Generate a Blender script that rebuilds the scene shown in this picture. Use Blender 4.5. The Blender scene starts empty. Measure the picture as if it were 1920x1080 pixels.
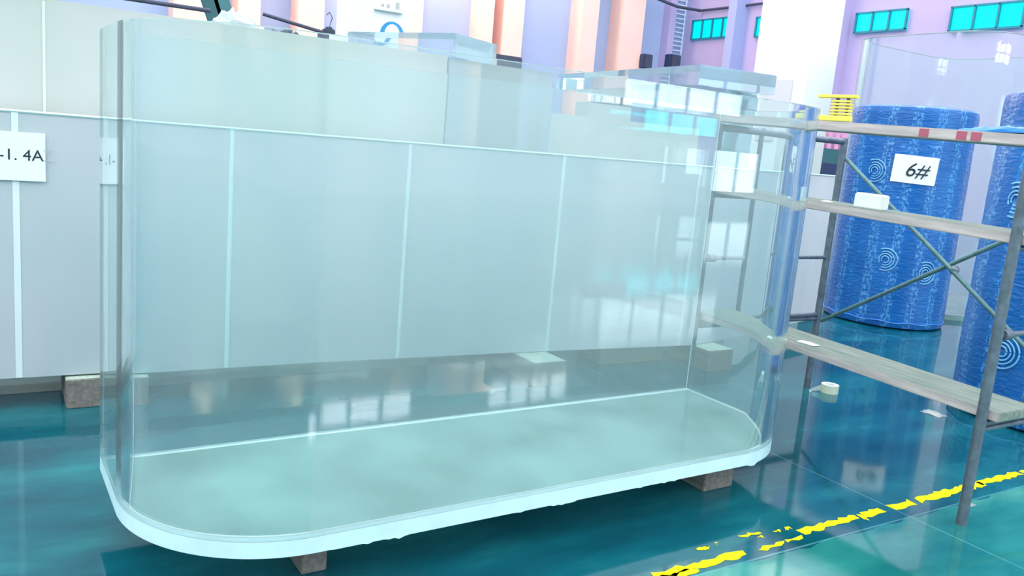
import bpy, bmesh, math, random
from mathutils import Vector, Matrix, noise
random.seed(7)
R = math.radians
S = bpy.context.scene
COL = S.collection

# ------------------------------------------------------------------ camera
PITCH, ROLL, YAW, CAMH, FPX = R(10.0), R(4.98), R(32.3), 1.6, 1560.0
fw = Vector((math.sin(YAW)*math.cos(PITCH), math.cos(YAW)*math.cos(PITCH), -math.sin(PITCH)))
r0 = Vector((math.cos(YAW), -math.sin(YAW), 0)); u0 = r0.cross(fw)
rt = math.cos(ROLL)*r0 + math.sin(ROLL)*u0
up = -math.sin(ROLL)*r0 + math.cos(ROLL)*u0
cam = bpy.data.cameras.new('camera'); co = bpy.data.objects.new('camera', cam); COL.objects.link(co)
m = Matrix((rt, up, -fw)).transposed().to_4x4(); m.translation = Vector((0, 0, CAMH))
co.matrix_world = m
cam.sensor_width = 36; cam.lens = FPX/1920*36; cam.clip_start = .05; cam.clip_end = 200
S.camera = co

# ------------------------------------------------------------------ world, lights, exposure
w = bpy.data.worlds.new('world'); S.world = w; w.use_nodes = True
bg = w.node_tree.nodes['Background']; bg.inputs[0].default_value = (.93, .97, 1, 1); bg.inputs[1].default_value = 2.0
vs = S.view_settings
vs.view_transform = 'Standard'; vs.look = 'None'; vs.gamma = 1; vs.exposure = 0.62; vs.use_curve_mapping = False
cy = S.cycles
cy.max_bounces = 14; cy.transmission_bounces = 14; cy.glossy_bounces = 6; cy.diffuse_bounces = 4; cy.transparent_max_bounces = 16
cy.sample_clamp_indirect = 8; cy.use_denoising = True; cy.caustics_refractive = True; cy.caustics_reflective = True
cy.blur_glossy = .3

def lamp(name, loc, power, col, size):
    l = bpy.data.lights.new(name, 'POINT'); l.energy = power; l.color = col; l.shadow_soft_size = size
    o = bpy.data.objects.new(name, l); o.location = loc; COL.objects.link(o); return o

# ------------------------------------------------------------------ helpers
def srgb(r, g, b):
    f = lambda c: (c/12.92 if c <= .04045 else ((c+.055)/1.055)**2.4)
    return (f(r/255), f(g/255), f(b/255), 1)

def newmat(name):
    mt = bpy.data.materials.new(name); mt.use_nodes = True
    nt = mt.node_tree; return mt, nt, nt.nodes['Principled BSDF']

def mat(name, rgb, rough=.5, spec=.5, metal=0., trans=0., ior=1.45, var=.0, scale=4., bump=0., bscale=30., emit=None, es=0., stretch=(1, 1, 1), coat=0., alpha=1):
    mt, nt, p = newmat(name); N, L = nt.nodes, nt.links
    c = srgb(*rgb); p.inputs['Base Color'].default_value = c
    p.inputs['Roughness'].default_value = rough; p.inputs['Metallic'].default_value = metal
    p.inputs['Specular IOR Level'].default_value = spec
    p.inputs['Transmission Weight'].default_value = trans; p.inputs['IOR'].default_value = ior
    p.inputs['Coat Weight'].default_value = coat
    p.inputs['Alpha'].default_value = alpha
    tc = N.new('ShaderNodeTexCoord'); mp = N.new('ShaderNodeMapping'); mp.inputs['Scale'].default_value = stretch
    L.new(tc.outputs['Object'], mp.inputs[0])
    if var > 0:
        n = N.new('ShaderNodeTexNoise'); n.inputs['Scale'].default_value = scale; n.inputs['Detail'].default_value = 6
        L.new(mp.outputs[0], n.inputs[0])
        r_ = N.new('ShaderNodeValToRGB'); r_.color_ramp.elements[0].position = .3; r_.color_ramp.elements[1].position = .7
        r_.color_ramp.elements[0].color = tuple(max(0, x*(1-var)) for x in c[:3])+(1,)
        r_.color_ramp.elements[1].color = tuple(min(1, x*(1+var)) for x in c[:3])+(1,)
        L.new(n.outputs[0], r_.inputs[0]); L.new(r_.outputs[0], p.inputs['Base Color'])
    if bump > 0:
        n2 = N.new('ShaderNodeTexNoise'); n2.inputs['Scale'].default_value = bscale; n2.inputs['Detail'].default_value = 5
        L.new(mp.outputs[0], n2.inputs[0])
        b = N.new('ShaderNodeBump'); b.inputs['Strength'].default_value = bump; b.inputs['Distance'].default_value = .01
        L.new(n2.outputs[0], b.inputs['Height']); L.new(b.outputs[0], p.inputs['Normal'])
    if emit:
        p.inputs['Emission Color'].default_value = srgb(*emit); p.inputs['Emission Strength'].default_value = es
    return mt

M = {}
def glass(name, rgb, rough=0., ior=1.49, veil=0.):
    mt = bpy.data.materials.new(name); mt.use_nodes = True; nt = mt.node_tree
    nt.nodes.remove(nt.nodes['Principled BSDF'])
    g = nt.nodes.new('ShaderNodeBsdfGlass'); g.inputs['Color'].default_value = srgb(*rgb); g.inputs['Roughness'].default_value = rough; g.inputs['IOR'].default_value = ior
    out = g.outputs[0]
    if veil:  # pale haze painted into the glass, brightening what shows through it
        t = nt.nodes.new('ShaderNodeBsdfTranslucent'); t.inputs[0].default_value = srgb(232, 244, 246)
        d = nt.nodes.new('ShaderNodeBsdfDiffuse'); d.inputs[0].default_value = srgb(232, 244, 246)
        k = nt.nodes.new('ShaderNodeMixShader'); nt.links.new(t.outputs[0], k.inputs[1]); nt.links.new(d.outputs[0], k.inputs[2])
        q = nt.nodes.new('ShaderNodeMixShader'); q.inputs[0].default_value = veil; nt.links.new(out, q.inputs[1]); nt.links.new(k.outputs[0], q.inputs[2]); out = q.outputs[0]
    nt.links.new(out, nt.nodes['Material Output'].inputs[0]); return mt

def hazy(name, rgb, mix, rough=.12, gl=(235, 245, 245), var=.12, scale=1.2, bump=.15, stretch=(1, 1, .35), rgb2=None):
    """milky cast acrylic: clear glass mixed with a pale scattering body"""
    mt = bpy.data.materials.new(name); mt.use_nodes = True; nt = mt.node_tree; N, L = nt.nodes, nt.links
    N.remove(N['Principled BSDF'])
    tc = N.new('ShaderNodeTexCoord'); mp = N.new('ShaderNodeMapping'); mp.inputs['Scale'].default_value = stretch
    L.new(tc.outputs['Object'], mp.inputs[0])
    n = N.new('ShaderNodeTexNoise'); n.inputs['Scale'].default_value = scale; n.inputs['Detail'].default_value = 3
    L.new(mp.outputs[0], n.inputs[0])
    cr = N.new('ShaderNodeValToRGB'); c = srgb(*rgb); c2 = srgb(*(rgb2 or [min(255, v*1.04) for v in rgb]))
    cr.color_ramp.elements[0].position = .35; cr.color_ramp.elements[1].position = .65
    cr.color_ramp.elements[0].color = tuple(x*(1-var) for x in c[:3])+(1,); cr.color_ramp.elements[1].color = c2
    L.new(n.outputs[0], cr.inputs[0])
    d = N.new('ShaderNodeBsdfDiffuse'); L.new(cr.outputs[0], d.inputs[0])
    t = N.new('ShaderNodeBsdfTranslucent'); L.new(cr.outputs[0], t.inputs[0])
    dt = N.new('ShaderNodeMixShader'); dt.inputs[0].default_value = .25; L.new(d.outputs[0], dt.inputs[1]); L.new(t.outputs[0], dt.inputs[2])
    g = N.new('ShaderNodeBsdfRefraction'); g.inputs['Color'].default_value = srgb(*gl); g.inputs['Roughness'].default_value = rough; g.inputs['IOR'].default_value = 1.3
    body = N.new('ShaderNodeMixShader'); body.inputs[0].default_value = mix; L.new(g.outputs[0], body.inputs[1]); L.new(dt.outputs[0], body.inputs[2])
    fr = N.new('ShaderNodeFresnel'); fr.inputs[0].default_value = 1.49
    gs = N.new('ShaderNodeBsdfGlossy'); gs.inputs['Roughness'].default_value = rough*.8
    bm_ = N.new('ShaderNodeBump'); bm_.inputs['Strength'].default_value = bump; bm_.inputs['Distance'].default_value = .02
    n3 = N.new('ShaderNodeTexNoise'); n3.inputs['Scale'].default_value = 3; L.new(mp.outputs[0], n3.inputs[0]); L.new(n3.outputs[0], bm_.inputs['Height'])
    L.new(bm_.outputs[0], gs.inputs['Normal'])
    o = N.new('ShaderNodeMixShader'); L.new(fr.outputs[0], o.inputs[0]); L.new(body.outputs[0], o.inputs[1]); L.new(gs.outputs[0], o.inputs[2])
    L.new(o.outputs[0], N['Material Output'].inputs[0]); return mt

def link(name, bm, mt, parent=None, smooth=False):
    bmesh.ops.recalc_face_normals(bm, faces=bm.faces[:])
    me = bpy.data.meshes.new(name); bm.to_mesh(me); bm.free()
    o = bpy.data.objects.new(name, me); COL.objects.link(o)
    for q in (mt if isinstance(mt, (list, tuple)) else [mt]): me.materials.append(q)
    if smooth:
        for p in me.polygons: p.use_smooth = True
        try: me.set_sharp_from_angle(angle=R(35))
        except Exception: pass
    if parent: o.parent = parent; 
    return o
def tag(o, label, cat, group=None, kind=None):
    o['label'] = label; o['category'] = cat
    if group: o['group'] = group
    if kind: o['kind'] = kind
    return o
def thing(name, label, cat, loc=(0, 0, 0), rz=0, group=None):
    o = bpy.data.objects.new(name, None); COL.objects.link(o); o.location = loc; o.rotation_euler = (0, 0, rz); o.empty_display_size = .1
    return tag(o, label, cat, group)
def struct(name, bm, mt, parent=None, smooth=False):
    o = link(name, bm, mt, parent, smooth)
    if not parent: o['kind'] = 'structure'
    return o
def B(): return bmesh.new()
def box(bm, lo, hi, bevel=0, rot=None, about=None):
    r_ = bmesh.ops.create_cube(bm, size=1)['verts']
    for v in r_:
        v.co = Vector([(lo[i]+hi[i])/2 + v.co[i]*(hi[i]-lo[i]) for i in range(3)])
    es = list({e for v in r_ for e in v.link_edges})
    if rot is not None:
        bmesh.ops.rotate(bm, verts=r_, cent=about or ((lo[0]+hi[0])/2, (lo[1]+hi[1])/2, (lo[2]+hi[2])/2), matrix=Matrix.Rotation(rot, 3, 'Z'))
    if bevel: bmesh.ops.bevel(bm, geom=es, offset=bevel, segments=2, affect='EDGES')
    return bm
def tube(bm, a, b, r, seg=16, r2=None):
    a, b = Vector(a), Vector(b); d = b-a
    mt_ = Matrix.Translation((a+b)/2) @ d.to_track_quat('Z', 'Y').to_matrix().to_4x4()
    bmesh.ops.create_cone(bm, cap_ends=True, segments=seg, radius1=r, radius2=r if r2 is None else r2, depth=d.length, matrix=mt_)
    return bm
def path(bm, pts, r, seg=10):
    """swept tube through points"""
    pts = [Vector(p) for p in pts]; rings = []
    for i, p in enumerate(pts):
        d = (pts[min(i+1, len(pts)-1)]-pts[max(i-1, 0)]).normalized()
        q = d.to_track_quat('Z', 'Y')
        rings.append([bm.verts.new(p + q @ Vector((r*math.cos(t*2*math.pi/seg), r*math.sin(t*2*math.pi/seg), 0))) for t in range(seg)])
    for a, b in zip(rings, rings[1:]):
        for k in range(seg): bm.faces.new((a[k], a[(k+1) % seg], b[(k+1) % seg], b[k]))
    bm.faces.new(rings[0]); bm.faces.new(rings[-1]); return bm
def prism(bm, pts, z0, z1):
    a = [bm.verts.new((x, y, z0)) for x, y in pts]; b = [bm.verts.new((x, y, z1)) for x, y in pts]
    n = len(pts)
    for i in range(n): bm.faces.new((a[i], a[(i+1) % n], b[(i+1) % n], b[i]))
    bm.faces.new(a[::-1]); bm.faces.new(b); return bm
def ring_wall(bm, outer, inner, z0, z1):
    n = len(outer); V = lambda P, z: [bm.verts.new((x, y, z)) for x, y in P]
    o0, o1, i0, i1 = V(outer, z0), V(outer, z1), V(inner, z0), V(inner, z1)
    for k in range(n):
        j = (k+1) % n
        bm.faces.new((o0[k], o0[j], o1[j], o1[k])); bm.faces.new((i0[k], i1[k], i1[j], i0[j]))
        bm.faces.new((o1[k], o1[j], i1[j], i1[k])); bm.faces.new((o0[k], i0[k], i0[j], o0[j]))
    return bm

# ------------------------------------------------------------------ materials
def floor_material():
    mt, nt, p = newmat('teal_epoxy'); N, L = nt.nodes, nt.links
    tc = N.new('ShaderNodeTexCoord')
    n = N.new('ShaderNodeTexNoise'); n.inputs['Scale'].default_value = .9; n.inputs['Detail'].default_value = 7; n.inputs['Roughness'].default_value = .6
    mp = N.new('ShaderNodeMapping'); mp.inputs['Scale'].default_value = (.8, 2.2, 1); L.new(tc.outputs['Object'], mp.inputs[0]); L.new(mp.outputs[0], n.inputs[0])
    def ramp(a, b, c):
        r_ = N.new('ShaderNodeValToRGB'); e = r_.color_ramp.elements
        e[0].position = .32; e[0].color = srgb(*a); e[1].position = .72; e[1].color = srgb(*c)
        k = e.new(.52); k.color = srgb(*b); L.new(n.outputs[0], r_.inputs[0]); return r_
    dark = ramp((4, 62, 78), (8, 86, 100), (34, 122, 130)); lite = ramp((18, 100, 102), (42, 130, 124), (90, 168, 152))
    sep = N.new('ShaderNodeSeparateXYZ'); L.new(tc.outputs['Object'], sep.inputs[0])
    # walkway paint of a lighter teal in front of the yellow line
    wv = N.new('ShaderNodeTexNoise'); wv.inputs['Scale'].default_value = 7; L.new(tc.outputs['Object'], wv.inputs[0])
    ad = N.new('ShaderNodeMath'); ad.operation = 'MULTIPLY_ADD'; ad.inputs[1].default_value = .06; L.new(wv.outputs[0], ad.inputs[0]); L.new(sep.outputs[1], ad.inputs[2])
    lt = N.new('ShaderNodeMath'); lt.operation = 'LESS_THAN'; lt.inputs[1].default_value = 2.13; L.new(ad.outputs[0], lt.inputs[0])
    mx = N.new('ShaderNodeMix'); mx.data_type = 'RGBA'; L.new(lt.outputs[0], mx.inputs[0]); L.new(dark.outputs[0], mx.inputs[6]); L.new(lite.outputs[0], mx.inputs[7])
    # joints every 3.3 m along x and pale scratch line along the walkway
    col = mx.outputs[2]
    def line(axis, at, wd, c):
        nonlocal col
        s = N.new('ShaderNodeMath'); s.operation = 'SUBTRACT'; s.inputs[1].default_value = at; L.new(sep.outputs[axis], s.inputs[0])
        a = N.new('ShaderNodeMath'); a.operation = 'ABSOLUTE'; L.new(s.outputs[0], a.inputs[0])
        l = N.new('ShaderNodeMath'); l.operation = 'LESS_THAN'; l.inputs[1].default_value = wd; L.new(a.outputs[0], l.inputs[0])
        k = N.new('ShaderNodeTexNoise'); k.inputs['Scale'].default_value = 5; L.new(tc.outputs['Object'], k.inputs[0])
        g = N.new('ShaderNodeMath'); g.operation = 'MULTIPLY'; L.new(l.outputs[0], g.inputs[0]); L.new(k.outputs[0], g.inputs[1])
        q = N.new('ShaderNodeMix'); q.data_type = 'RGBA'; L.new(g.outputs[0], q.inputs[0]); L.new(col, q.inputs[6]); q.inputs[7].default_value = srgb(*c); col = q.outputs[2]
    line(0, 3.69, .0028, (130, 185, 190)); line(1, 2.11, .005, (95, 165, 165)); line(0, 7.2, .004, (90, 160, 165))
    L.new(col, p.inputs['Base Color'])
    r2 = N.new('ShaderNodeMapRange'); r2.inputs[3].default_value = .035; r2.inputs[4].default_value = .1; L.new(n.outputs[0], r2.inputs[0]); L.new(r2.outputs[0], p.inputs['Roughness'])
    p.inputs['IOR'].default_value = 1.5
    b = N.new('ShaderNodeBump'); b.inputs['Strength'].default_value = .015; b.inputs['Distance'].default_value = .01
    n2 = N.new('ShaderNodeTexNoise'); n2.inputs['Scale'].default_value = 4; L.new(mp.outputs[0], n2.inputs[0]); L.new(n2.outputs[0], b.inputs['Height']); L.new(b.outputs[0], p.inputs['Normal'])
    return mt

def barrel_material():
    mt, nt, p = newmat('blue_film'); N, L = nt.nodes, nt.links
    tc = N.new('ShaderNodeTexCoord'); sep = N.new('ShaderNodeSeparateXYZ'); L.new(tc.outputs['Object'], sep.inputs[0])
    at = N.new('ShaderNodeMath'); at.operation = 'ARCTAN2'; L.new(sep.outputs[1], at.inputs[0]); L.new(sep.outputs[0], at.inputs[1])
    # vertical printed bands: repeat over the angle
    ml = N.new('ShaderNodeMath'); ml.operation = 'MULTIPLY'; ml.inputs[1].default_value = 2.6; L.new(at.outputs[0], ml.inputs[0])
    frc = N.new('ShaderNodeMath'); frc.operation = 'FRACT'; L.new(ml.outputs[0], frc.inputs[0])
    cmp_ = N.new('ShaderNodeMath'); cmp_.operation = 'COMPARE'; cmp_.inputs[1].default_value = .5; cmp_.inputs[2].default_value = .2; L.new(frc.outputs[0], cmp_.inputs[0])
    cv = N.new('ShaderNodeCombineXYZ'); L.new(at.outputs[0], cv.inputs[0]); L.new(sep.outputs[2], cv.inputs[2])
    mp = N.new('ShaderNodeMapping'); mp.inputs['Scale'].default_value = (1, 1, 1); L.new(cv.outputs[0], mp.inputs[0])
    vn = N.new('ShaderNodeTexNoise'); vn.inputs['Scale'].default_value = 26; vn.inputs['Detail'].default_value = 4; L.new(mp.outputs[0], vn.inputs[0])
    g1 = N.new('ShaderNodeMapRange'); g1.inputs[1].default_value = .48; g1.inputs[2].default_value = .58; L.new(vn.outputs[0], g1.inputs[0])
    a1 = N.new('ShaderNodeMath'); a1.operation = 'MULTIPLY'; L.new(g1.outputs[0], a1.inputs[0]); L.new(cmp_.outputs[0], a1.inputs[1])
    # slanted stretch wrinkles
    mp2 = N.new('ShaderNodeMapping'); mp2.inputs['Rotation'].default_value = (0, R(35), 0); mp2.inputs['Scale'].default_value = (3, 1, 16); L.new(cv.outputs[0], mp2.inputs[0])
    wr = N.new('ShaderNodeTexNoise'); wr.inputs['Scale'].default_value = 2.2; wr.inputs['Detail'].default_value = 6; wr.inputs['Distortion'].default_value = .8; L.new(mp2.outputs[0], wr.inputs[0])
    big = N.new('ShaderNodeTexNoise'); big.inputs['Scale'].default_value = 2; L.new(mp.outputs[0], big.inputs[0])
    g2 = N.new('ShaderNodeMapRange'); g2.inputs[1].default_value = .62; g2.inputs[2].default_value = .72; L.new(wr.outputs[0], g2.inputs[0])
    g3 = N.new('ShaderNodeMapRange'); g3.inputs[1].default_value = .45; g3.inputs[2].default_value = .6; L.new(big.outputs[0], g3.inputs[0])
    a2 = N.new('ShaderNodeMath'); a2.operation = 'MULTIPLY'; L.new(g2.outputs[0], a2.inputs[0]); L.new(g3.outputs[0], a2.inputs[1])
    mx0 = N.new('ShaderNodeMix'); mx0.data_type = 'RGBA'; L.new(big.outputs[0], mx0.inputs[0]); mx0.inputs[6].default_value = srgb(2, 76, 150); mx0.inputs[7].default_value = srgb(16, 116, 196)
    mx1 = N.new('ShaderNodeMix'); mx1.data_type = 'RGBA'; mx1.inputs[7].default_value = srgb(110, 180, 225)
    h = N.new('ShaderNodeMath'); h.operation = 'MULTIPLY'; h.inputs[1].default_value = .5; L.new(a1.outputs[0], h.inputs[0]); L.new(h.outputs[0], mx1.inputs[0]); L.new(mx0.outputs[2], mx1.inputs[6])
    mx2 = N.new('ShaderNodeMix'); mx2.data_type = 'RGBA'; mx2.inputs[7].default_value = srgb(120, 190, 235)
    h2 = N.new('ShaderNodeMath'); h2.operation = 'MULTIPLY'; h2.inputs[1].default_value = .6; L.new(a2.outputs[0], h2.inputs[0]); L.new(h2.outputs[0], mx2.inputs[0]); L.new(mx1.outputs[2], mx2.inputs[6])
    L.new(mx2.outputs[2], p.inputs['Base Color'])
    p.inputs['Roughness'].default_value = .28
    b = N.new('ShaderNodeBump'); b.inputs['Strength'].default_value = .7; b.inputs['Distance'].default_value = .015; L.new(wr.outputs[0], b.inputs['Height']); L.new(b.outputs[0], p.inputs['Normal'])
    return mt

def wood_material(name, a, b, edge_scale=1):
    mt, nt, p = newmat(name); N, L = nt.nodes, nt.links
    tc = N.new('ShaderNodeTexCoord'); mp = N.new('ShaderNodeMapping'); mp.inputs['Scale'].default_value = (14, 1.2, 14); L.new(tc.outputs['Object'], mp.inputs[0])
    n = N.new('ShaderNodeTexNoise'); n.inputs['Scale'].default_value = 3; n.inputs['Detail'].default_value = 7; L.new(mp.outputs[0], n.inputs[0])
    r_ = N.new('ShaderNodeValToRGB'); r_.color_ramp.elements[0].position = .3; r_.color_ramp.elements[1].position = .7
    r_.color_ramp.elements[0].color = srgb(*a); r_.color_ramp.elements[1].color = srgb(*b); L.new(n.outputs[0], r_.inputs[0]); L.new(r_.outputs[0], p.inputs['Base Color'])
    p.inputs['Roughness'].default_value = .75
    bb = N.new('ShaderNodeBump'); bb.inputs['Strength'].default_value = .4; bb.inputs['Distance'].default_value = .004; L.new(n.outputs[0], bb.inputs['Height']); L.new(bb.outputs[0], p.inputs['Normal'])
    return mt

M['floor'] = floor_material(); M['barrel'] = barrel_material()
M['clear'] = glass('clear_acrylic', (248, 253, 253), veil=.095)
M['thin_veil'] = glass('thin_veil_acrylic', (247, 253, 253), veil=.04); M['clear2'] = glass('clear_block', (240, 249, 250), veil=.12)
M['plate'] = hazy('plate_acrylic', (196, 244, 238), .7, rough=.06, var=.22, scale=2.2, stretch=(1, 1, 1), bump=.03)
M['frost'] = mat('sawn_acrylic_edge', (205, 238, 242), rough=.35, var=.06, scale=9)
M['panel'] = hazy('milky_acrylic_sheet', (216, 234, 240), .93, rough=.2, rgb2=(244, 243, 247), var=.1, scale=.9)
M['slab'] = hazy('milky_green_acrylic', (236, 242, 230), .7, rough=.1, rgb2=(242, 240, 238), var=.08, scale=1.1)
M['slab2'] = hazy('clearer_acrylic', (232, 242, 236), .42, rough=.05, rgb2=(238, 240, 240), var=.06, scale=1.1)
M['seam'] = mat('glue_seam', (222, 236, 236), rough=.4)
M['wall_l'] = mat('lilac_wall', (163, 180, 216), rough=.9, spec=.1, var=.05, scale=.25)
M['wall_r'] = mat('pink_lilac_wall', (186, 172, 212), rough=.9, spec=.1, var=.04, scale=.3)
M['wall_p'] = mat('pale_wall', (205, 215, 222), rough=.9, spec=.1)
M['pil2'] = mat('pale_blue_pilaster', (166, 176, 218), rough=.8, spec=.1)
M['pil'] = mat('peach_pilaster', (250, 208, 196), rough=.8, spec=.1, var=.03, scale=.5)
M['col'] = mat('white_column', (240, 240, 238), rough=.7, spec=.2, var=.02, scale=.8)
M['cyan'] = mat('cyan_pane', (0, 20, 30), rough=.4, spec=.1, emit=(0, 242, 255), es=.7)
M['frame'] = mat('dark_teal_frame', (30, 130, 150), rough=.5)
M['frame_w'] = mat('white_frame', (225, 235, 245), rough=.5)
M['day'] = mat('daylight_pane', (255, 255, 255), emit=(246, 248, 255), es=32)
M['cyan2'] = mat('cyan_gate_pane', (0, 60, 70), emit=(0, 235, 255), es=4)
M['day2'] = mat('daylight_gate', (255, 255, 255), emit=(240, 250, 255), es=4.5)
M['pipe'] = mat('galvanised_pipe', (104, 116, 128), rough=.42, metal=.45, var=.25, scale=22)
M['brace'] = mat('brace_pipe', (92, 128, 132), rough=.5, metal=.3, var=.2, scale=20)
M['plank'] = wood_material('dusty_plank', (98, 118, 112), (142, 150, 140))
M['plankedge'] = wood_material('worn_plank_edge', (168, 160, 160), (205, 190, 186))
M['timber'] = wood_material('timber', (106, 100, 96), (140, 134, 126))
M['timberlite'] = wood_material('dusty_timber', (150, 170, 158), (190, 205, 190))
M['paper'] = mat('paper', (238, 243, 247), rough=.8, spec=.1)
M['ink'] = mat('black_ink', (32, 42, 52), rough=.6)
M['white'] = mat('white_foam', (248, 250, 246), rough=.7)
M['yellow'] = mat('yellow_plastic', (238, 226, 96), rough=.5)
M['yline'] = mat('yellow_paint', (236, 228, 26), rough=.7, spec=.1, var=.08, scale=20)
M['dark'] = mat('dark_steel', (66, 72, 92), rough=.6, var=.2, scale=12)
M['navy'] = mat('dark_navy', (42, 56, 92), rough=.6)
M['green'] = mat('green_steel', (70, 122, 128), rough=.6, var=.05, scale=5)
M['green2'] = mat('dark_green_steel', (50, 98, 104), rough=.6)
M['blue'] = mat('sign_blue', (52, 146, 205), rough=.5)
M['sign'] = mat('sign_white', (236, 247, 242), rough=.5)
M['grey'] = mat('pale_grey', (178, 188, 186), rough=.6)
M['red'] = mat('red_mark', (176, 92, 110), rough=.8)
M['film'] = mat('clear_film', (222, 232, 232), rough=.2, trans=.5, bump=.6, bscale=18)
M['bluefilm'] = mat('blue_wrap', (40, 128, 210), rough=.3, bump=.8, bscale=14)
M['tape'] = mat('tape_roll', (214, 224, 200), rough=.45)
M['logo'] = mat('film_print', (120, 190, 232), rough=.35)
M['pink'] = mat('pink_sheet', (216, 160, 196), rough=.6)

# ------------------------------------------------------------------ the setting
bm = B(); box(bm, (-30, -14, -.2), (30.4, 33.5, 0)); struct('floor', bm, M['floor'])
bm = B(); box(bm, (-30, 33.1, 0), (30.4, 33.5, 16)); struct('wall_back', bm, M['wall_l'])
bm = B(); box(bm, (30, -14, 0), (30.4, 33.1, 16)); struct('wall_right', bm, M['wall_r'])
bm = B(); box(bm, (-30, -14.4, 0), (30.4, -14, 12)); struct('wall_front', bm, M['wall_p'])
bm = B(); box(bm, (-30.4, -14, 0), (-30, 33.1, 12)); struct('wall_left', bm, M['wall_p'])
# pilasters of the long back wall
PX = [(5.4, 6.6), (7.6, 8.4), (9.8, 10.8), (14.3, 14.9), (17.6, 18.2), (18.7, 19.7), (22.8, 23.7), (25.1, 26.4)]
for i, (a, b) in enumerate(PX):
    bm = B(); box(bm, (a, 32.1, 0), (b, 33.1, 16)); struct('trim_%d' % (i+1), bm, M['pil'])
bm = B(); box(bm, (29.2, 29.0, 0), (30, 29.5, 16)); struct('trim_9', bm, M['pil2'])
bm = B(); box(bm, (29.2, 23.3, 0), (30, 24.2, 16)); struct('trim_12', bm, M['wall_r'])
bm = B(); box(bm, (28.4, 32.6, 0), (28.8, 33.1, 16)); struct('trim_10', bm, M['wall_r'])
# rail with a sagging pipe high on the walls
bm = B(); path(bm, [(24, 32, 9.3), (26, 32, 8.95), (28.3, 32, 8.65), (29.8, 32, 8.7)], .07)
path(bm, [(29.8, 32, 8.7), (29.8, 29.4, 8.68), (29.8, 27, 8.7)], .06); struct('trim_11', bm, M['dark'])
# high cyan windows of the right wall
def hwin(i, y0, y1, z0, z1, n):
    bm = B(); box(bm, (29.9, y0, z0), (30.02, y1, z1)); o = struct('window_%d' % i, bm, M['cyan'])
    bm = B(); t = .035
    for k in range(n+1):
        y = y0+(y1-y0)*k/n; box(bm, (29.82, y-t, z0), (29.9, y+t, z1))
    for z in (z0, z1): box(bm, (29.82, y0-t, z-t), (29.9, y1+t, z+t))
    link('window_frame', bm, M['frame'], o); return o
hwin(1, 29.75, 32.5, 7.35, 8.25, 4)
hwin(8, 25.6, 28.3, 7.25, 8.1, 4)
hwin(2, 20.7, 22.95, 7.1, 7.85, 3)
hwin(3, 16.3, 18.9, 6.9, 7.75, 3)
# large daylight windows of the wall behind the camera
def dwin(i, x0, x1, z0, z1, n, rows=2, mt='day'):
    bm = B(); box(bm, (x0, -14.02, z0), (x1, -13.98, z1)); o = struct('window_%d' % i, bm, M[mt])
    bm = B()
    for k in range(n+1): x = x0+(x1-x0)*k/n; box(bm, (x-.05, -13.98, z0), (x+.05, -13.9, z1))
    for k in range(rows+1): z = z0+(z1-z0)*k/rows; box(bm, (x0, -13.98, z-.03), (x1, -13.9, z+.03))
    link('window_frame', bm, M['frame'], o)
dwin(4, 4.1, 5.6, 5.25, 5.95, 2); dwin(5, 6.9, 9.75, 5.2, 5.8, 3); dwin(6, 12.3, 15.4, 5.2, 5.85, 4); dwin(7, 16.5, 22.4, 3.0, 4.5, 4, 1, 'day2'); dwin(9, 17.5, 21.2, 2.25, 2.9, 3, 1, 'cyan2'); dwin(10, 21.2, 23.8, .5, 1.9, 2, 1, 'day2')

# ------------------------------------------------------------------ warm lamps on the pilasters
for i, (x, z, e) in enumerate([(6.0, 5.4, 330), (10.3, 5.6, 330), (14.6, 6.2, 600), (19.2, 6.8, 330)]):
    t = thing('wall_lamp', 'warm glowing lamp mounted high on the %s peach pilaster from the left' % ['leftmost', 'second', 'third', 'fourth'][i], 'lamp', (x, 31.35, z+4))
    bm = B(); tube(bm, (0, 0, .1), (0, 0, .35), .28, r2=.1); link('lamp_shade', bm, M['dark'], t, True)
    bm = B(); tube(bm, (0, .2, .3), (0, .75, .3), .04); link('bracket', bm, M['dark'], t)
    bm = B(); bmesh.ops.create_uvsphere(bm, u_segments=16, v_segments=10, radius=.12); link('bulb', bm, mat('bulb', (255, 200, 150), emit=(255, 190, 130), es=20), t, True)
    l = lamp('lamp_light', (0, 0, -.3), e, (1, .66, .42), .25); l.parent = t

# ------------------------------------------------------------------ floor marking
bm = B()
def ragged(x0, x1, y0, y1, seed, n=None):
    rnd = random.Random(seed); n = n or max(3, int((x1-x0)/.03))
    lo, hi = [], []
    for i in range(n+1):
        x = x0+(x1-x0)*i/n
        q = .012
        lo.append(bm.verts.new((x, y0+rnd.uniform(-q, q), .0015))); hi.append(bm.verts.new((x+rnd.uniform(-.01, .02), y1+rnd.uniform(-q, q), .0015)))
    for i in range(n): bm.faces.new((lo[i], lo[i+1], hi[i+1], hi[i]))
for k, (a, b, y0, y1) in enumerate([(2.0, 2.33, 2.12, 2.155), (2.12, 2.62, 2.145, 2.19), (2.70, 2.86, 2.15, 2.175), (2.88, 2.98, 2.165, 2.185),
                                    (3.02, 3.42, 2.185, 2.23), (3.43, 3.455, 2.17, 2.22), (3.46, 3.62, 2.185, 2.235), (3.69, 3.86, 2.19, 2.24), (3.9, 4.5, 2.19, 2.245),
                                    (4.48, 4.9, 2.2, 2.25), (4.92, 5.4, 2.2, 2.24)]):
    ragged(a, b, y0, y1, k)
for k, (a, b, y0, y1) in enumerate([(2.45, 2.52, 2.26, 2.268), (2.56, 2.58, 2.27, 2.275), (2.72, 2.84, 2.265, 2.285), (2.78, 2.82, 2.24, 2.25), (2.9, 2.93, 2.25, 2.26), (2.96, 3.01, 2.245, 2.265)]):
    ragged(a, b, y0, y1, 50+k, 4)
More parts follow.
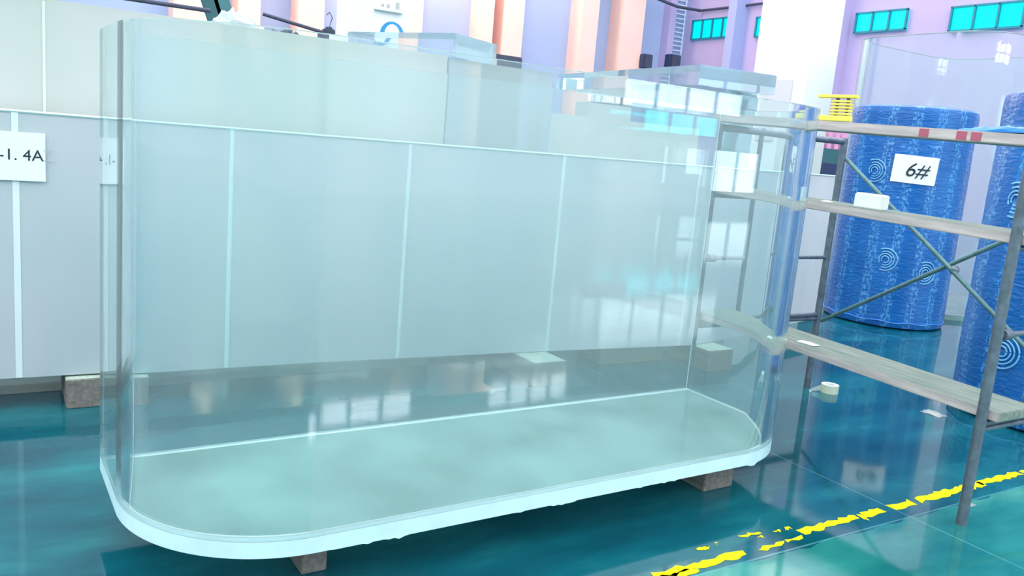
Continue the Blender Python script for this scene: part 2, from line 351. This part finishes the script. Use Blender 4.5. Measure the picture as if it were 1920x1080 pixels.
tag(link('floor_marking', bm, M['yline']), 'worn broken yellow painted line running along the teal floor', 'floor marking')

# ------------------------------------------------------------------ the clear tank in front
def dshape(off, n=28, Rr=.55):
    r_ = Rr-off; P = [(.345+off, 3.5-off)]
    P += [(.895-r_*math.cos(t), 3.08-r_*math.sin(t)) for t in [math.pi/2*k/n for k in range(n+1)]]
    P += [(2.98+r_*math.sin(t), 3.08-r_*math.cos(t)) for t in [math.pi/2*k/n for k in range(n+1)]]
    P += [(3.53-off, 3.5-off)]
    a = R(1.3); return [((x-1.9)*math.cos(a)-(y-3)*math.sin(a), (x-1.9)*math.sin(a)+(y-3)*math.cos(a)) for x, y in P]
T = thing('acrylic_tank', 'large empty clear acrylic tank with rounded front corners standing on wooden blocks', 'tank', (1.9, 3.0, .18))
TOP = 1.868-.18
bm = B(); ring_wall(bm, dshape(0), dshape(.05), .058, TOP)
top_edges = [e for e in bm.edges if all(abs(v.co.z-TOP) < 1e-4 for v in e.verts) and len(e.link_faces) == 2 and abs(sum(f.normal.z for f in e.link_faces)) < 5]
tw = link('tank_wall', bm, [M['clear'], M['thin_veil']], T, True)
for f in tw.data.polygons:
    if abs(f.normal.z) < .5 and abs(f.normal.x) > .06: f.material_index = 1  # curved and end walls get less of the painted haze
P = dshape(0); bm = B()
a = []; b = []; n = len(P); sub = []
for i in range(n):
    x0, y0 = P[i]; x1, y1 = P[(i+1) % n]; L_ = math.hypot(x1-x0, y1-y0); k = max(1, int(L_/.02))
    for j in range(k): sub.append((x0+(x1-x0)*j/k, y0+(y1-y0)*j/k))
n = len(sub)
tp = [bm.verts.new((x, y, .06)) for x, y in sub]
md = [bm.verts.new((x, y, .004)) for x, y in sub]
def rag(x, y):
    q = noise.noise(Vector((x*9, y*9, 1)))+.5*noise.noise(Vector((x*30, y*30, 5)))
    return -.002-max(0, q-.25)*.035 if y < -.1 and x > -.95 else 0
bt = [bm.verts.new((x, y, .0+rag(x, y))) for x, y in sub]
c0 = [bm.verts.new((x*.985, y*.96, 0.001)) for x, y in sub]
for i in range(n):
    j = (i+1) % n
    for u_, v_ in ((tp, md), (md, bt), (bt, c0)):
        f = bm.faces.new((u_[i], u_[j], v_[j], v_[i])); f.material_index = 1
ins = [bm.verts.new((x*.97 if abs(x) > 1 else x*.995, y*.88, .06)) for x, y in sub]
for i in range(n):
    j = (i+1) % n; f = bm.faces.new((tp[i], tp[j], ins[j], ins[i])); f.material_index = 1
bm.faces.new(ins); bm.faces.new(c0[::-1])
link('base_plate', bm, [M['plate'], M['frost']], T)
# glue joints at the two sharp back corners and fillet along the plate
Pi = dshape(.05)
for (x, y) in (Pi[0], Pi[-1]): bm = B(); tube(bm, (x, y+.002, .062), (x, y+.002, TOP), .0035, 8); link('corner_joint', bm, M['seam'], T)
bm = B(); path(bm, [(x, y, .0615) for x, y in Pi]+[(Pi[0][0], Pi[0][1], .0615)], .0035, 6); link('glue_fillet', bm, M['seam'], T)

# wooden blocks under it
def timber(name, lo, hi, rz, label, group=None, mt='timber'):
    c = ((lo[0]+hi[0])/2, (lo[1]+hi[1])/2, lo[2]); h = [(hi[i]-lo[i])/2 for i in range(2)]
    bm = B(); box(bm, (-h[0], -h[1], 0), (h[0], h[1], hi[2]-lo[2]), .004)
    o = link(name, bm, [M[mt], M['timberlite']]); o.location = c; o.rotation_euler = (0, 0, rz)
    for f in o.data.polygons:
        if f.normal.z > .9: f.material_index = 1
    return tag(o, label, 'block', group)
timber('wooden_block', (.905, 2.69, 0), (1.0, 3.4, .178), R(1), 'grey wooden block under the left end of the clear tank')
timber('wooden_block', (2.9, 2.7, 0), (3.1, 3.4, .178), R(1), 'brown wooden block under the right end of the clear tank')
timber('wooden_block', (.3, 4.78, 0), (.56, 5.25, .16), 0, 'dark wooden block at left supporting the milky acrylic sheets')
timber('wooden_block', (3.02, 4.46, 0), (3.28, 5.1, .165), 0, 'pale dusty wooden block poking out from under the milky sheets')
timber('wooden_block', (3.85, 4.8, 0), (4.45, 5.1, .16), R(-2), 'long low dark wooden block under the milky sheets near the scaffold')
timber('wooden_block', (4.6, 4.4, 0), (4.86, 5.2, .165), 0, 'dark wooden block at the right end of the milky sheets')

# ------------------------------------------------------------------ milky sheets behind
LN = [(-.9, 4.9), (0, 4.85), (1.1, 4.815), (2.2, 4.77), (3.35, 4.69), (4.62, 4.58)]
BEND = [(5.0, 4.64), (5.5, 4.78), (6.1, 4.95), (6.75, 5.1)]
F = LN+BEND
back = [(x+.02, y+.2) for x, y in F]
SH = thing('acrylic_panel_row', 'row of milky white acrylic sheets with pale glued seams behind the clear tank', 'acrylic panel', (0, 0, .17))
bm = B(); prism(bm, F+back[::-1], 0, 1.365); link('sheet', bm, M['panel'], SH)
def onF(x):
    for (x0, y0), (x1, y1) in zip(F, F[1:]):
        if x0 <= x <= x1: return y0+(y1-y0)*(x-x0)/(x1-x0)
for x, wd in ((.09, .03), (1.1, .026), (2.17, .024), (3.27, .024), (4.42, .022)):
    y = onF(x); bm = B(); box(bm, (x-wd/2, y-.004, .002), (x+wd/2, y+.012, 1.36)); link('seam', bm, M['seam'], SH)
bm = B(); path(bm, [(x, y+.0, 1.365) for x, y in F], .008, 6); link('top_edge', bm, mat('polished_edge', (214, 240, 236), rough=.3), SH)
# paper label on the sheet
def text_mesh(name, s, size, mt, parent, loc, rot, ext=.0005, shear=0):
    cu = bpy.data.curves.new(name, 'FONT'); cu.body = s; cu.size = size; cu.extrude = ext; cu.shear = shear; cu.align_x = 'CENTER'; cu.align_y = 'CENTER'
    o = bpy.data.objects.new(name, cu); COL.objects.link(o); dg = bpy.context.evaluated_depsgraph_get()
    me = bpy.data.meshes.new_from_object(o.evaluated_get(dg)); bpy.data.objects.remove(o)
    q = bpy.data.objects.new(name, me); COL.objects.link(q); me.materials.clear(); me.materials.append(mt); q.parent = parent; q.location = loc; q.rotation_euler = rot
    return q
LP = thing('paper_label', 'white paper label with typed code taped on the leftmost milky sheet', 'label', (.01, 4.838, 1.32), R(-2))
bm = B(); box(bm, (-.21, -.002, -.125), (.21, 0, .115), 0); link('paper', bm, M['paper'], LP)
text_mesh('printed_code', '-1. 4A', .078, M['ink'], LP, (.105, -.003, .0), (R(90), 0, 0))
for z in (.03, -.02): bm = B(); box(bm, (.2, -.004, z), (.25, -.001, z+.003)); link('tape', bm, M['film'], LP)

# tall green slab
SL = thing('acrylic_slab', 'tall pale green acrylic slab rising behind the milky sheets at left', 'acrylic slab', (0, 0, 0))
bm = B(); box(bm, (-1.6, 5.12, 0), (2.57, 5.34, 2.115), .005); link('slab_body', bm, M['slab'], SL)
bm = B(); box(bm, (.225, 5.114, .1), (.238, 5.125, 2.1)); link('seam', bm, mat('slab_seam', (214, 226, 212), rough=.4), SL)
bm = B(); box(bm, (2.573, 5.12, 0), (3.42, 5.36, 2.1), .005); tag(link('acrylic_slab', bm, M['slab2']), 'clearer acrylic slab joining the right end of the tall green one', 'acrylic slab')
bm = B(); box(bm, (3.43, 5.3, 0), (5.05, 5.5, 1.83), .01); tag(link('acrylic_slab', bm, M['slab']), 'lower pale green acrylic slab beside the tall one', 'acrylic slab')
bm = B(); box(bm, (-1.4, 5.5, 0), (2.6, 5.7, 1.9), .01)
tag(link('acrylic_slab', bm, M['slab']), 'acrylic slab standing hidden behind the tall green slab', 'acrylic slab') if False else bm.free()

def rbox(name, c, half, h, rz, label, cat, mt, bev=.01):
    bm = B(); box(bm, (-half[0], -half[1], 0), (half[0], half[1], h), bev)
    o = link(name, bm, mt); o.location = c; o.rotation_euler = (0, 0, rz); return tag(o, label, cat)
# clear blocks on top; near corner at the given point
def cornered(name, near, az_left, len_left, len_right, h, label, mt):
    """box with its nearest vertical edge at near; the left face runs along az_left (deg from +Y towards +X)"""
    a = R(az_left); dl = Vector((math.sin(a), math.cos(a))); dr = Vector((math.cos(a), -math.sin(a)))
    n = Vector(near[:2]); P4 = [n, n+dr*len_right, n+dr*len_right+dl*len_left, n+dl*len_left]
    bm = B(); prism(bm, [(p.x-n.x, p.y-n.y) for p in P4], 0, h)
    bmesh.ops.bevel(bm, geom=bm.edges[:], offset=.008, segments=2, affect='EDGES')
    o = link(name, bm, mt); o.location = near; return tag(o, label, 'acrylic block')
cornered('acrylic_block', (2.63, 5.14, 2.118), -28, .95, .54, .155, 'thick clear acrylic block lying on top of the tall green slab', M['clear2'])
cornered('acrylic_block', (5.95, 6.3, 2.30), 6, 3.0, 1.0, .2, 'long clear acrylic block resting across the clear block behind the tank', M['clear2'])
cornered('acrylic_block', (5.9, 6.2, 0), -10, .9, 1.0, 2.295, 'tall clear acrylic block standing behind the right end of the tank', M['clear2'])

# big clear tank behind the blue drums
def clear_tank(label, x0, x1, y0, y1, h, rr=.5, t=.06):
    def rr_(off):
        P = []
        for cx_, cy_, a0 in ((x1-rr, y1-rr, 0), (x0+rr, y1-rr, 90), (x0+rr, y0+rr, 180), (x1-rr, y0+rr, 270)):
            for k in range(9):
                a = R(a0+90*k/8); P.append((cx_+(rr-off)*math.cos(a)-x0, cy_+(rr-off)*math.sin(a)-y0))
        return P
    t_ = thing('acrylic_tank', label, 'tank', (x0, y0, 0))
    bm = B(); ring_wall(bm, rr_(0), rr_(t), .062, h); link('tank_wall', bm, M['clear'], t_, True)
    bm = B(); prism(bm, rr_(0), 0, .06); link('base_plate', bm, M['plate'], t_)
    bm = B(); path(bm, [(x, y, h) for x, y in rr_(t/2)]+[(*rr_(t/2)[0], h)], .008, 6); link('rim', bm, M['film'], t_)
    return t_
clear_tank('very tall clear acrylic tank standing behind the blue wrapped drums', 9.15, 11.4, 5.2, 7.15, 3.22)
clear_tank('clear acrylic tank at the far right edge behind the second blue drum', 9.6, 11.6, 2.6, 4.4, 3.0)

# ------------------------------------------------------------------ blue wrapped drums
def drum(cx_, cy_, rad, h, label, logos):
    t = thing('wrapped_drum', label, 'drum', (cx_, cy_, 0))
    bm = B(); nseg, nz = 96, 44; rings = []
    prof = [(.90*rad, 0), (rad*.985, .015)]+[(rad, .04+(h-.1)*k/nz) for k in range(nz+1)]+[(rad*.985, h-.02), (rad*.93, h)]
    for r_, z in prof:
        rg = []
        for k in range(nseg):
            a = 2*math.pi*k/nseg; q = noise.noise(Vector((math.cos(a)*2.2, math.sin(a)*2.2, z*3)))*.008 + noise.noise(Vector((a*9, z*14, 3)))*.003
            rg.append(bm.verts.new(((r_+q)*math.cos(a), (r_+q)*math.sin(a), z)))
        rings.append(rg)
    for a, b in zip(rings, rings[1:]):
        for k in range(nseg): bm.faces.new((a[k], a[(k+1) % nseg], b[(k+1) % nseg], b[k]))
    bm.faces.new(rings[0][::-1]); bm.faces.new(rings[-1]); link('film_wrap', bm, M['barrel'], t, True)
    for (az, z) in logos:   # concentric arcs printed on the film
        bm = B()
        for ri, r_ in enumerate((.035, .06, .085, .115)):
            arc = [R(-110+d) for d in range(0, 240 if ri > 1 else 330, 12)]
            pts = []
            for q in arc:
                u_, v_ = r_*math.cos(q), r_*math.sin(q); aa = az+u_/rad; pts.append(((rad+.009)*math.cos(aa), (rad+.009)*math.sin(aa), z+v_))
            path(bm, pts, .006, 5)
        link('logo', bm, M['logo'], t)
    bm = B(); path(bm, [((rad+.004)*math.cos(2*math.pi*k/60), (rad+.004)*math.sin(2*math.pi*k/60), .07+.008*math.sin(k*1.3)) for k in range(61)], .007, 6); link('film_fold', bm, M['bluefilm'], t)
    return t
def toward(cx_, cy_, d=0): return math.atan2(-cy_, -cx_)+R(d)
C6 = (8.42, 5.55); RB = .615
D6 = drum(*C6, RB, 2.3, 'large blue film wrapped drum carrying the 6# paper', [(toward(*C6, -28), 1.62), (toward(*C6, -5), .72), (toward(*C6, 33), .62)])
lab = thing('paper_label', 'white paper with printed 6# stuck on the blue wrapped drum', 'label')
aa = toward(*C6, 8); lab.location = (C6[0]+(RB+.012)*math.cos(aa), C6[1]+(RB+.012)*math.sin(aa), 1.66); lab.rotation_euler = (0, R(2), aa+R(90))
bm = B()
nx = 10; rows = []
for k in range(nx+1):
    u_ = -.21+.42*k/nx; yy = RB-math.sqrt(RB*RB-u_*u_)
    rows.append([bm.verts.new((u_, yy+d, z)) for d in (0, .002) for z in (-.14, .14)])
for a, b in zip(rows, rows[1:]):
    for i, j in ((0, 1), (1, 3), (3, 2), (2, 0)): bm.faces.new((a[i], a[j], b[j], b[i]))
bm.faces.new([rows[0][i] for i in (0, 1, 3, 2)]); bm.faces.new([rows[-1][i] for i in (0, 1, 3, 2)]); link('paper', bm, M['paper'], lab)
text_mesh('printed_number', '6#', .2, M['ink'], lab, (.01, -.003, -.01), (R(90), 0, 0), .001, .25)
C7 = (6.3, 2.78)
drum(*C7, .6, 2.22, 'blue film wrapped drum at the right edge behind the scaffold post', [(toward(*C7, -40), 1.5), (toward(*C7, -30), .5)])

# ------------------------------------------------------------------ scaffold
SC = thing('scaffold', 'grey tubular steel scaffold between the clear tank and the blue drums', 'scaffold', (3.86, 1.96, 0))
def L(x, y, z): return (x-3.86, y-1.96, z)
def sp(name, segs, r_, mt='pipe'):
    bm = B()
    for a, b in segs: tube(bm, L(*a), L(*b), r_, 14)
    return link(name, bm, M[mt], SC, True)
YL, YR = 3.85, 1.96
for (y, dz) in ((YL, .05), (YR, 0)):
    sp('post', [((3.86, y, 0), (3.86, y, 1.765+dz))], .024)
    sp('post', [((5.08, y, 0), (5.08, y, 1.765+dz))], .024)
    sp('inner_post', [((4.24, y, .47+dz), (4.24, y, 1.765+dz))], .016)
    sp('inner_post', [((4.72, y, .47+dz), (4.72, y, 1.765+dz))], .016)
    for z in (.47, .92, 1.32):
        sp('rung', [((3.86, y, z+dz), (4.24, y, z+dz))], .013); sp('rung', [((4.72, y, z+dz), (5.08, y, z+dz))], .013)
    sp('top_bar', [((3.86, y, 1.742+dz), (5.08, y, 1.742+dz))], .022)
    sp('lower_bar', [((3.86, y, .50+dz), (5.08, y, .50+dz))], .016)
sp('brace', [((5.1, 3.85, 1.69), (5.1, 1.9, .30))], .014, 'brace'); sp('brace', [((5.13, 3.85, .5), (5.13, 1.96, 1.72))], .014, 'brace')
bm = B(); bmesh.ops.create_uvsphere(bm, u_segments=10, v_segments=8, radius=.03, matrix=Matrix.Translation(L(5.115, 2.93, 1.04))); link('brace_joint', bm, M['pipe'], SC, True)
for y, dz in ((YL, .05), (YR, 0)):
    for z in (.92,):
        bm = B(); tube(bm, L(3.9, y, z+dz), L(3.96, y, z+dz), .026, 12); link('clamp', bm, M['pipe'], SC, True)
def board(name, x0, x1, y0, y1, z0, z1, th, label, red=False, ext=.06):
    """plank from the near end (y0,z0) to the far end (y1,z1)"""
    t = thing(name, label, 'plank', (x0, y0-ext, z0))
    ln = math.hypot(y1-y0, z1-z0)+2*ext; ang = math.atan2(z1-z0, y1-y0); W = x1-x0
    bm = B(); box(bm, (0, 0, 0), (W, ln, th), .004); o = link('board', bm, [M['plank'], M['plankedge']], t)
    for f in o.data.polygons:
        if f.normal.x < -.7: f.material_index = 1
    t.rotation_euler = (ang, 0, 0); return t, ln
PT, ln = board('scaffold_plank', 3.888, 4.215, YR, YL, 1.335, 1.385, .045, 'middle wooden scaffold plank with worn pink edge carrying a white foam box')
PB, ln = board('scaffold_plank', 3.888, 4.22, YR, YL, .52, .57, .045, 'lowest wooden scaffold plank close above the teal floor')
RL, ln = board('scaffold_plank', 3.84, 4.12, YR, YL+.02, 1.767, 1.825, .05, 'topmost pale scaffold plank with red paint marks', True)
for (u_, w_) in ((.31, .05), (.38, .05), (.57, .05)):
    bm = B(); box(bm, (-.0015, u_-w_/2, .006), (.0005, u_+w_/2, .044)); link('paint_mark', bm, M['red'], RL)
# things on the scaffold
def onboard(y, zt0, zt1): return zt0+(zt1-zt0)*(y-YR)/(YL-YR)
def foam():
    bm = B(); box(bm, (-.05, -.075, 0), (.05, .075, .08), .006); return bm
o = tag(link('foam_box', foam(), M['white']), 'small white foam box on the middle scaffold plank', 'box'); o.location = (4.02, 2.82, onboard(2.82, 1.335, 1.385)+.047); o.rotation_euler = (R(1.5), 0, R(12))
Y_ = thing('spacer_rack', 'yellow slatted plastic rack standing on the topmost plank beside the tank', 'rack', (3.93, 3.06, onboard(3.06, 1.767, 1.825)+.056), R(-80))
bm = B(); box(bm, (-.09, -.02, 0), (.09, .02, .03), .003); link('base', bm, M['yellow'], Y_)
for k in range(5):
    bm = B(); box(bm, (-.03, -.018, .034+.017*k), (.085, .018, .045+.017*k), .002); link('slat', bm, M['yellow'], Y_)
bm = B(); box(bm, (-.11, -.02, .124), (.11, .02, .142), .003); link('top_bar', bm, M['yellow'], Y_)
for x in (.0, .06): bm = B(); box(bm, (x-.004, -.012, .028), (x+.004, .012, .126)); link('upright', bm, M['dark'], Y_)
# ragged blue film on the top plank
def crumple(name, c, sx, sy, h, mt, label, cat, seed=0, n=14):
    bm = B(); g = []
    for i in range(n+1):
        row = []
        for j in range(n+1):
            u_, v_ = i/n*2-1, j/n*2-1; r2 = max(0, 1-(u_*u_+v_*v_)*.8)**.5
            q = noise.noise(Vector((u_*3+seed, v_*3, seed)))
            row.append(bm.verts.new((u_*sx*(1+.15*q), v_*sy*(1+.15*q), max(0.002, h*r2*(.75+.7*q)))))
        g.append(row)
    for i in range(n):
        for j in range(n): bm.faces.new((g[i][j], g[i+1][j], g[i+1][j+1], g[i][j+1]))
    r_ = bmesh.ops.extrude_face_region(bm, geom=bm.faces[:])
    for v in r_['geom']:
        if isinstance(v, bmesh.types.BMVert): v.co.z = 0
    o = link(name, bm, mt, None, True); o.location = c; return tag(o, label, cat)
crumple('plastic_film', (3.98, 2.1, 1.829), .07, .24, .035, M['bluefilm'], 'crumpled blue film on the topmost scaffold plank', 'plastic film', 3)
crumple('plastic_film', (1.22, 5.23, 2.116), .12, .08, .1, M['film'], 'bunched clear film on top of the tall green slab', 'plastic film', 9)
crumple('paper_scrap', (3.98, 3.05, .597), .03, .06, .01, M['white'], 'white scrap on the lowest scaffold plank', 'scrap', 5, 6)
crumple('paper_scrap', (4.02, 3.1, 1.412), .02, .03, .012, M['white'], 'tiny crumb beside the foam box on the middle plank', 'scrap', 6, 6)
crumple('paper_scrap', (5.48, 3.1, 0.0), .05, .07, .02, M['film'], 'clear plastic scrap on the floor beside the second blue drum', 'scrap', 8, 8)
crumple('paper_scrap', (4.14, 2.09, 0.0), .03, .03, .01, M['film'], 'small clear scrap on the floor next to the scaffold post', 'scrap', 11, 6)

# roll of tape on the floor
TR = thing('tape_roll', 'pale roll of tape lying on the teal floor beneath the scaffold', 'tape', (5.14, 3.7, 0))
bm = B(); n = 32
ring_wall(bm, [(.062*math.cos(2*math.pi*k/n), .062*math.sin(2*math.pi*k/n)) for k in range(n)], [(.038*math.cos(2*math.pi*k/n), .038*math.sin(2*math.pi*k/n)) for k in range(n)], 0, .06); link('tape_body', bm, M['tape'], TR, True)
bm = B(); ring_wall(bm, [(.0378*math.cos(2*math.pi*k/n), .0378*math.sin(2*math.pi*k/n)) for k in range(n)], [(.034*math.cos(2*math.pi*k/n), .034*math.sin(2*math.pi*k/n)) for k in range(n)], 0, .06); link('core', bm, M['paper'], TR, True)
bm = B(); vs_ = [bm.verts.new(v) for v in ((-.055, .03, .01), (-.055, .03, .055), (-.12, .05, .03), (-.12, .05, .004), (-.16, .045, .001), (-.165, .05, .02))]
bm.faces.new((vs_[0], vs_[1], vs_[2], vs_[3])); bm.faces.new((vs_[3], vs_[2], vs_[5], vs_[4])); link('loose_end', bm, M['film'], TR)

# ------------------------------------------------------------------ columns in the hall
CA = thing('column', 'white column with the blue helmet sign', 'column', (3.9, 9.8, 0))
bm = B(); box(bm, (0, 0, 0), (.5, 1.3, 7), .01); link('shaft', bm, M['col'], CA)
bm = B(); box(bm, (-.03, -.03, 0), (.53, 1.33, .25), .01); link('plinth', bm, M['col'], CA)
CBo = thing('column', 'broad white column behind the right end of the clear tank', 'column', (8.95, 7.5, 0))
bm = B(); box(bm, (0, 0, 0), (.55, .92, 7), .01); link('shaft', bm, M['col'], CBo)
bm = B(); box(bm, (-.03, -.03, 0), (.58, .95, .25), .01); link('plinth', bm, M['col'], CBo)
bm = B(); box(bm, (-.02, .2, 1.9), (.0, .72, 2.7)); link('cover_panel', bm, mat('beige_panel', (222, 216, 218), rough=.7), CBo)
# helmet sign: disc, ring, head with helmet and mask
SG = thing('safety_sign', 'round blue sign showing a white helmeted head on the white column', 'sign', (4.15, 9.796, 2.74))
bm = B(); tube(bm, (0, 0, 0), (0, -.006, 0), .155, 48); link('disc', bm, M['blue'], SG)
def flat(bm, pts, y0, y1):
    a = [bm.verts.new((x, y0, z)) for x, z in pts]; b = [bm.verts.new((x, y1, z)) for x, z in pts]; n = len(pts)
    for i in range(n): bm.faces.new((a[i], a[(i+1) % n], b[(i+1) % n], b[i]))
    bm.faces.new(a); bm.faces.new(b[::-1]); return bm
bm = B(); flat(bm, [(.1*math.cos(t), .0+.125*math.sin(t)) for t in [math.pi*k/20 for k in range(21)]]+[(-.115, -.02), (.115, -.02)], -.006, -.009)
link('helmet_symbol', bm, M['sign'], SG)
bm = B(); flat(bm, [(-.08, -.02), (.08, -.02), (.085, -.06), (.05, -.125), (-.05, -.125), (-.085, -.06)], -.006, -.009); link('face_symbol', bm, M['sign'], SG)
bm = B(); flat(bm, [(-.085, .0), (.085, .0), (.08, -.035), (-.08, -.035)], -.009, -.011); link('mask_symbol', bm, M['blue'], SG)
NB = thing('notice_board', 'white notice box with grey pictograms above the helmet sign', 'notice', (4.02, 9.796, 3.06), 0)
bm = B(); box(bm, (-.13, -.05, -.06), (.25, 0, .35), .006); link('board', bm, M['sign'], NB)
for x, z, w_, h_ in ((-.06, .09, .05, .02), (-.03, .0, .035, .035), (.04, .0, .04, .045), (.16, .02, .05, .08), (.05, .11, .09, .018), (-.08, .16, .12, .02)): bm = B(); box(bm, (x-w_/2, -.053, z-h_/2), (x+w_/2, -.05, z+h_/2)); link('pictogram', bm, M['grey'], NB)

# far machinery
CR = thing('jib_arm', 'dark jib arm with cables reaching over the slabs near the white column', 'crane', (3.0, 8.75, 0))
bm = B(); tube(bm, (0, 0, 0), (0, 0, 2.6), .035); link('mast', bm, M['dark'], CR)
bm = B(); tube(bm, (-.62, .25, 2.66), (0, 0, 2.53), .018); tube(bm, (-.35, .1, 2.45), (-.02, 0, 2.44), .008); link('arm', bm, M['dark'], CR)
bm = B(); box(bm, (-.06, -.06, 2.44), (.05, .06, 2.58), .01); link('control_box', bm, M['dark'], CR)
bm = B(); path(bm, [(0, 0, 2.58), (.03, 0, 2.7), (.0, 0, 2.75), (-.03, 0, 2.72)], .006, 6); link('cable', bm, M['dark'], CR)
bm = B()
for k in range(14): 
    q = random.random; bmesh.ops.create_icosphere(bm, subdivisions=1, radius=.03+.03*q(), matrix=Matrix.Translation((-.55+.35*q(), .15+.1*q(), 2.44+.09*q()*(1 if k % 2 else .5))))
link('hoist', bm, M['dark'], CR)
ST = thing('steel_strut', 'green painted diagonal steel strut leaning behind the tall green slab', 'strut', (2.9, 9.1, 0))
bm = B(); d0 = Vector((-1.45, .1, 3.2)); 
for (ox, mt_, nm) in ((0, 'green', 'flange'), (-.12, 'green2', 'web')):
    bm = B(); v = [bm.verts.new(p) for p in ((ox-.0, 0, 0), (ox+.16, 0, 0), (ox+.16-1.3, 0, 3.6), (ox-1.3, 0, 3.6))]
    f = bm.faces.new(v); r_ = bmesh.ops.extrude_face_region(bm, geom=[f])
    for g in r_['geom']:
        if isinstance(g, bmesh.types.BMVert): g.co.y += .1 if ox == 0 else .06
    link(nm, bm, M[mt_], ST)
bm = B(); tube(bm, (0, 0, 0), (.62, 0, -.0), .014, 10); o = link('steel_bar', bm, M['dark']); o.location = (.62, 6.0, 2.275); tag(o, 'thin dark bar lying behind the top of the tall green slab', 'bar')
bm.free() if False else None
bm = B(); path(bm, [(3.2, 5.25, 2.108), (3.38, 5.35, 2.109), (4.3, 6.6, 2.17), (6.22, 9.3, 2.37)], .008, 6); tag(link('cable', bm, M['dark']), 'thin dark cable strung behind the clear blocks', 'cable')
def machine(name, loc, sx, sy, h, label, mt='dark'):
    t = thing(name, label, 'machine', loc); bm = B(); box(bm, (-sx, -sy, 0), (sx, sy, h), .03); link('cabinet', bm, M[mt], t)
    bm = B(); box(bm, (-sx*.7, -sy-.02, h*.55), (sx*.7, -sy, h*.85)); link('door_panel', bm, M['navy'], t); return t
machine('machine_cabinet', (14.0, 24, 0), .5, .5, 4.25, 'dark cabinet seen above the tall green slab beneath a pilaster')
machine('machine_cabinet', (13.6, 17.4, 0), .5, .5, 2.75, 'low dark machine far behind the lower green slab')
machine('machine_cabinet', (14.9, 11.9, 0), .7, .5, 2.0, 'dark teal machine seen between the broad column and the scaffold', 'green2')
def wallbox(lo, hi, label):
    t = thing('loudspeaker', label, 'loudspeaker', ((lo[0]+hi[0])/2, (lo[1]+hi[1])/2, lo[2])); dx, dy, dz = [(hi[i]-lo[i])/2 for i in range(3)]
    bm = B(); box(bm, (-dx, -dy, 0), (dx, dy, 2*dz), .03); link('housing', bm, M['navy'], t)
    bm = B(); box(bm, (-dx*.8, -dy-.02, .1*dz), (dx*.8, -dy, 1.9*dz)); link('grille', bm, M['dark'], t)
wallbox((26.35, 31.75, 5.55), (26.9, 32.1, 6.2), 'dark box mounted on the pilaster nearest the far corner')
wallbox((28.35, 32.1, 5.75), (29.0, 32.6, 6.45), 'dark box mounted in the far corner of the hall')
wallbox((29.5, 23.6, 4.4), (29.85, 24.1, 4.95), 'dark box beside the broad white column')
# hooks above the lower slab
for i, x in enumerate((12.0, 12.6)):
    bm = B(); path(bm, [(-.1, 0, 0), (-.1, 0, .2), (-.07, 0, .3), (0, 0, .34), (.07, 0, .3), (.1, 0, .2), (.1, 0, 0)], .03, 8)
    HK = tag(link('hook', bm, M['dark']), ['left', 'right'][i]+' one of two dark hooped hooks on a rack far behind', 'hook'); HK.location = (x, 16, 2.62)
bm = B(); box(bm, (11.6, 15.8, 0), (13.0, 16.3, 2.62)); tag(link('storage_rack', bm, M['slab']), 'far pale rack carrying the dark hooks', 'rack')
# pink sheets stack seen between tank and drum
t = thing('sheet_stack', 'pink edged sheets standing behind the scaffold near the broad column', 'sheets', (15.8, 12.6, 0))
for k in range(4):
    bm = B(); box(bm, (.25*k, 0, 0), (.25*k+.14, .3, 2.45)); link('sheet', bm, M['pink'], t)
# wall ladder
t = thing('wall_ladder', 'pale rung ladder fixed on the wall at the far corner', 'ladder', (29.35, 33.02, 0))
for s_ in (-.37, .37): bm = B(); box(bm, (s_-.03, -.05, 4.8), (s_+.03, .0, 10)); link('rail', bm, M['frame_w'], t)
for k in range(22): bm = B(); box(bm, (-.34, -.05, 5+.22*k), (.34, .0, 5.05+.22*k)); link('rung', bm, M['frame_w'], t)

# repeats share a group phrase
GR = {'block': 'wooden blocks under the acrylic', 'plank': 'planks of the scaffold', 'lamp': 'warm lamps on the pilasters', 'loudspeaker': 'dark boxes on the hall walls',
      'machine': 'cabinets standing in the hall', 'drum': 'blue film wrapped drums', 'hook': 'hooks on the far rack', 'acrylic slab': 'pale green acrylic slabs', 'acrylic block': 'clear acrylic blocks',
      'column': 'white columns of the hall', 'label': 'white paper labels', 'scrap': 'scraps lying about', 'plastic film': 'bunches of plastic film', 'tank': 'clear acrylic tanks'}
for o in list(S.objects):
    if not o.parent and o.get('category') in GR and 'group' not in o: o['group'] = GR[o['category']]
